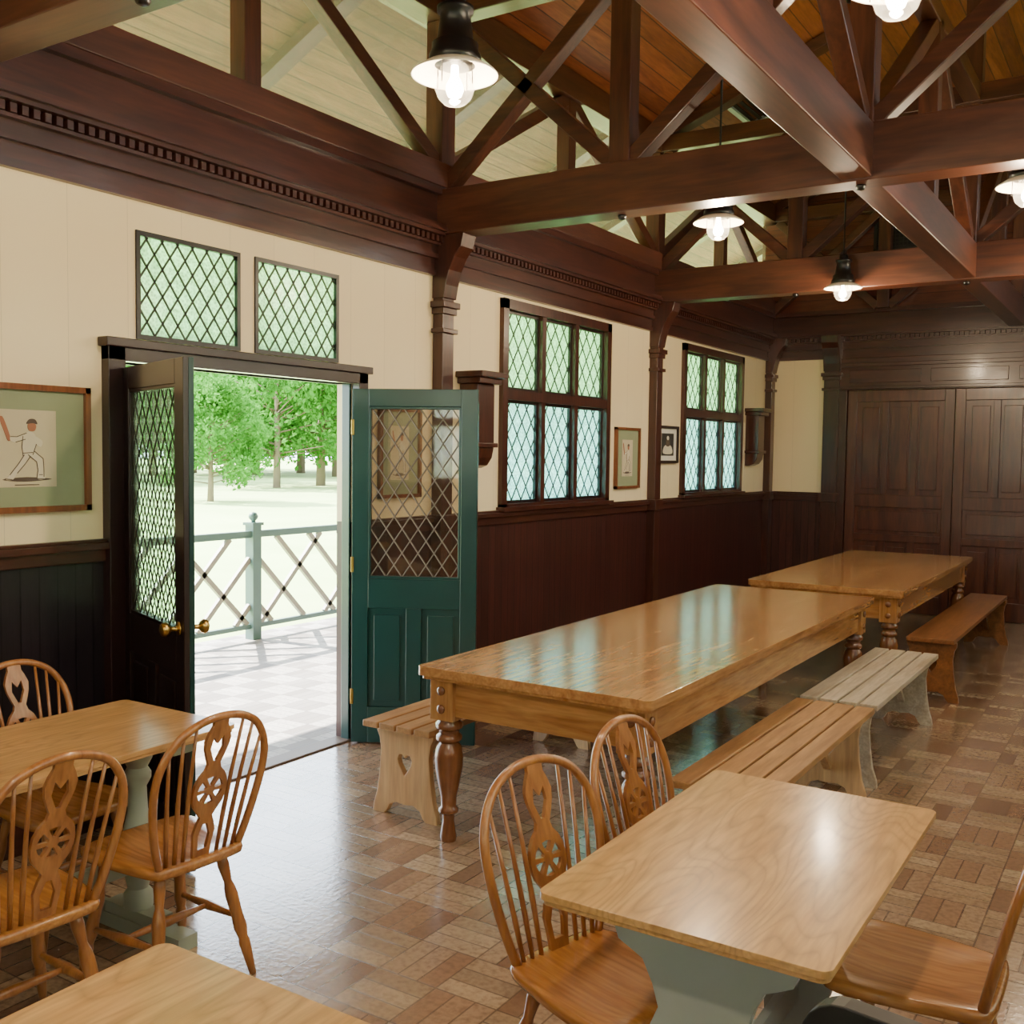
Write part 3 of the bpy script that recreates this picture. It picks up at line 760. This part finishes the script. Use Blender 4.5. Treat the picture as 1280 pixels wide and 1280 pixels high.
# ---------------------------------------------------------------- verandah & outdoors
mb=MB();vs=[(.0,-6,4.62),(0,16,4.62),(-3.3,16,3.02),(-3.3,-6,3.02)]
vs+=[(x-0,y,z+.08) for x,y,z in vs]
mb.add(vs,[(0,1,2,3),(4,7,6,5),(0,4,5,1),(1,5,6,2),(2,6,7,3),(3,7,4,0)],VER)
mb.obj('verandah_roof')
mb=MB()
y=-5.0
while y<16:
    mb.beam((-.1,y,4.50),(-3.2,y,3.0),.07,.12,tim['X'],(0,1,0));y+=1.63
mb.box((-3.2,-6,2.85),(-3.05,16,3.05),tim['Y'])
mb.obj('verandah_rafters')
RAIL=plain('rail_paint_glare',rgb(84,112,106),.4);RAIL2=plain('rail_bar_glare',rgb(150,144,128),.5)  # teal rail paint paled, with outdoor glare put into both colours
mb=MB()
ys=[6.49+1.95*(i-4) for i in range(9)]
X=-2.9
for y in ys:
    mb.box((X-.05,y-.05,0),(X+.05,y+.05,1.03),RAIL);mb.box((X-.065,y-.065,1.03),(X+.065,y+.065,1.055),RAIL)
    mb.lathe([(.02,1.055),(.02,1.07),(.04,1.09),(.045,1.11),(.03,1.14),(0,1.15)],RAIL,(X,y,0),12)
for i in range(len(ys)-1):
    a=ys[i]+.05;b=ys[i+1]-.05
    mb.box((X-.03,a,.92),(X+.03,b,.98),RAIL);mb.box((X-.02,a,.10),(X+.02,b,.14),RAIL)
    z0,z1=.14,.92
    def bar(y0,w0,y1,w1):
        dy=y1-y0;dz=w1-w0;t0,t1=0,1
        for p,q in ((-dy,y0-a),(dy,b-y0),(-dz,w0-z0),(dz,z1-w0)):
            if abs(p)<1e-9:
                if q<0: return
                continue
            t=q/p
            if p<0: t0=max(t0,t)
            else: t1=min(t1,t)
        if t1-t0<.02: return
        mb.beam((X,y0+dy*t0,w0+dz*t0),(X,y0+dy*t1,w0+dz*t1),.045,.035,RAIL2,(1,0,0))
    p=.42;sg=1 if i%2 else -1
    mid=(a+b)/2
    def fl(y): return y if sg==1 else 2*mid-y
    for k in range(-3,6):
        c=a+k*p
        bar(fl(c),z0,fl(c+(z1-z0)),z1)
        for j in range(-1,4):
            zz=z0+.28+j*.42+(0 if k%2 else .21)
            yy=c+(zz-z0)
            bar(fl(yy),zz,fl(yy+p/2),zz-p/2)
for y in (ys[1],ys[7]):
    mb.box((X-.06,y-.06,0),(X+.06,y+.06,2.9),RAIL)
mb.obj('verandah_balustrade')
GR=NT('grass');nz=GR.n('ShaderNodeTexNoise');nz.inputs['Scale'].default_value=.4;nz.inputs['Detail'].default_value=8
GR.l(GR.obj(),nz.inputs['Vector']);GR.bsdf(GR.mix(nz.outputs[0],rgb(130,168,80),rgb(196,212,140)),.9)
mb=MB();mb.box((-160,-160,-.2),(160,160,-.12),GR.mat);mb.obj('ground_lawn')
LF=NT('leaves');wn=LF.n('ShaderNodeTexNoise');wn.inputs['Scale'].default_value=1.5;LF.l(LF.obj(),wn.inputs['Vector'])
c=LF.mix(wn.outputs[0],rgb(34,88,30),rgb(92,152,58))
b=LF.n('ShaderNodeBsdfDiffuse');LF.l(c,b.inputs[0]);tl=LF.n('ShaderNodeBsdfTranslucent');LF.l(c,tl.inputs[0])
mx=LF.n('ShaderNodeMixShader');mx.inputs[0].default_value=.45;LF.l(b.outputs[0],mx.inputs[1]);LF.l(tl.outputs[0],mx.inputs[2]);LF.l(mx.outputs[0],LF.out.inputs[0])
BARK=plain('bark',rgb(120,104,84),.9)
def tree(seed,h=10,r=4.2):
    rn=random.Random(seed);mb=MB()
    mb.tube([(0,0,-.15),(.05,0,h*.2),(-.1,.1,h*.5),(0,0,h*.8)],[.24,.18,.12,.05],BARK,10)
    cl=[]
    for i in range(56):
        t=rn.uniform(0,6.28);rr=r*math.sqrt(rn.random())*.85;z=h*(.17+.73*rn.random())
        rr*=math.sin(min(1,(h*1.02-z)/(h*.5))*math.pi/2)*min(1,.6+z/(h*.6))
        c=Vector((rr*math.cos(t),rr*math.sin(t),z));cl.append((c,rn.uniform(.8,1.4)))
        mb.tube([(0,0,z*.75),tuple(c)],[.05,.015],BARK,5)
    for c,cr in cl:
        for j in range(220):
            d=Vector((rn.gauss(0,1),rn.gauss(0,1),rn.gauss(0,.8))).normalized()*cr*rn.uniform(.5,1.05)
            p=c+d;a=Vector((rn.gauss(0,1),rn.gauss(0,1),rn.gauss(0,1))).normalized()
            b2=a.cross(Vector((rn.gauss(0,1),rn.gauss(0,1),rn.gauss(0,1)))).normalized();s=rn.uniform(.10,.2)
            mb.add([p-a*s,p+b2*s*.6,p+a*s,p-b2*s*.6],[(0,1,2,3)],LF.mat)
    return mb
t1=tree(1,9,4.0).obj('tree');t2=tree(5,12,5.5).obj('tree.001')
cam0=Vector((3.975,0,1.7))
def spot(u,dist):
    r=(u-640)/1282;d=Vector((-.5366+.8438*r,.8438+.5366*r,0))*dist
    return (cam0.x+d.x,d.y,-.12)
t1.location=spot(262,36);t1.scale=(.5,.5,.5)
t2.location=spot(345,50);t2.scale=(.8,.8,.95)
for i,(u,dist,src,sc) in enumerate([(400,54,t2,1.1),(318,76,t2,1.5),(240,80,t2,1.4),(420,74,t2,1.5),(190,70,t2,1.3),(375,84,t2,1.6),(520,58,t1,1.4),(130,62,t2,1.2),(600,54,t2,1.2),(680,50,t1,1.4),(760,52,t2,1.2),(900,54,t2,1.3),(40,58,t2,1.2),(285,95,t2,1.8),(460,90,t2,1.8)]):
    o=copy(src,'tree.%03d'%(i+2),spot(u,dist),i*1.3);o.scale=(sc,sc,sc*.95)

# ---------------------------------------------------------------- light
sun=bpy.data.lights.new('sun','SUN');sun.energy=55;sun.angle=.01;sun.color=(1,.97,.9)
so=bpy.data.objects.new('sun',sun);COL.objects.link(so)
sd=Vector((.92,.10,-.92));so.rotation_euler=sd.to_track_quat('-Z','Y').to_euler();so.location=(0,0,20)
w=bpy.data.worlds.new('world');S.world=w;w.use_nodes=True
bg=w.node_tree.nodes['Background'];bg.inputs[0].default_value=(.76,.88,1,1);bg.inputs[1].default_value=13.0
def portal(c,sx,sy,rot):
    L=bpy.data.lights.new('portal','AREA');L.shape='RECTANGLE';L.size=sx;L.size_y=sy
    try: L.cycles.is_portal=True
    except Exception as e: print(e)
    o=bpy.data.objects.new('portal_light',L);COL.objects.link(o);o.location=c;o.rotation_euler=rot
hp=math.pi/2
portal((-.2,3.72,1.05),2.1,1.54,(0,-hp,0))
for h in (W2,W3): portal((-.2,(h[0]+h[1])/2,2.04),1.5,1.66,(0,-hp,0))
for h in FILL_R: portal((W+.2,(h[0]+h[1])/2,2.04),1.5,1.7,(0,hp,0))
for h in FILL_B: portal(((h[0]+h[1])/2,YB-.2,2.04),1.7,1.5,(hp,0,0))

# ---------------------------------------------------------------- camera
yaw=math.radians(32.45);pit=math.radians(3.26);rol=math.radians(.75)
f=Vector((-math.sin(yaw)*math.cos(pit),math.cos(yaw)*math.cos(pit),-math.sin(pit)))
r0=Vector((math.cos(yaw),math.sin(yaw),0));u0=r0.cross(f)
R=r0*math.cos(rol)+u0*math.sin(rol);U=u0*math.cos(rol)-r0*math.sin(rol)
cd=bpy.data.cameras.new('camera');cd.lens=36.0;cd.sensor_width=36.0;cd.clip_start=.02;cd.clip_end=500
co=bpy.data.objects.new('camera',cd);COL.objects.link(co)
co.matrix_world=Matrix(((R.x,U.x,-f.x,cam0.x),(R.y,U.y,-f.y,cam0.y),(R.z,U.z,-f.z,cam0.z),(0,0,0,1)))
S.camera=co
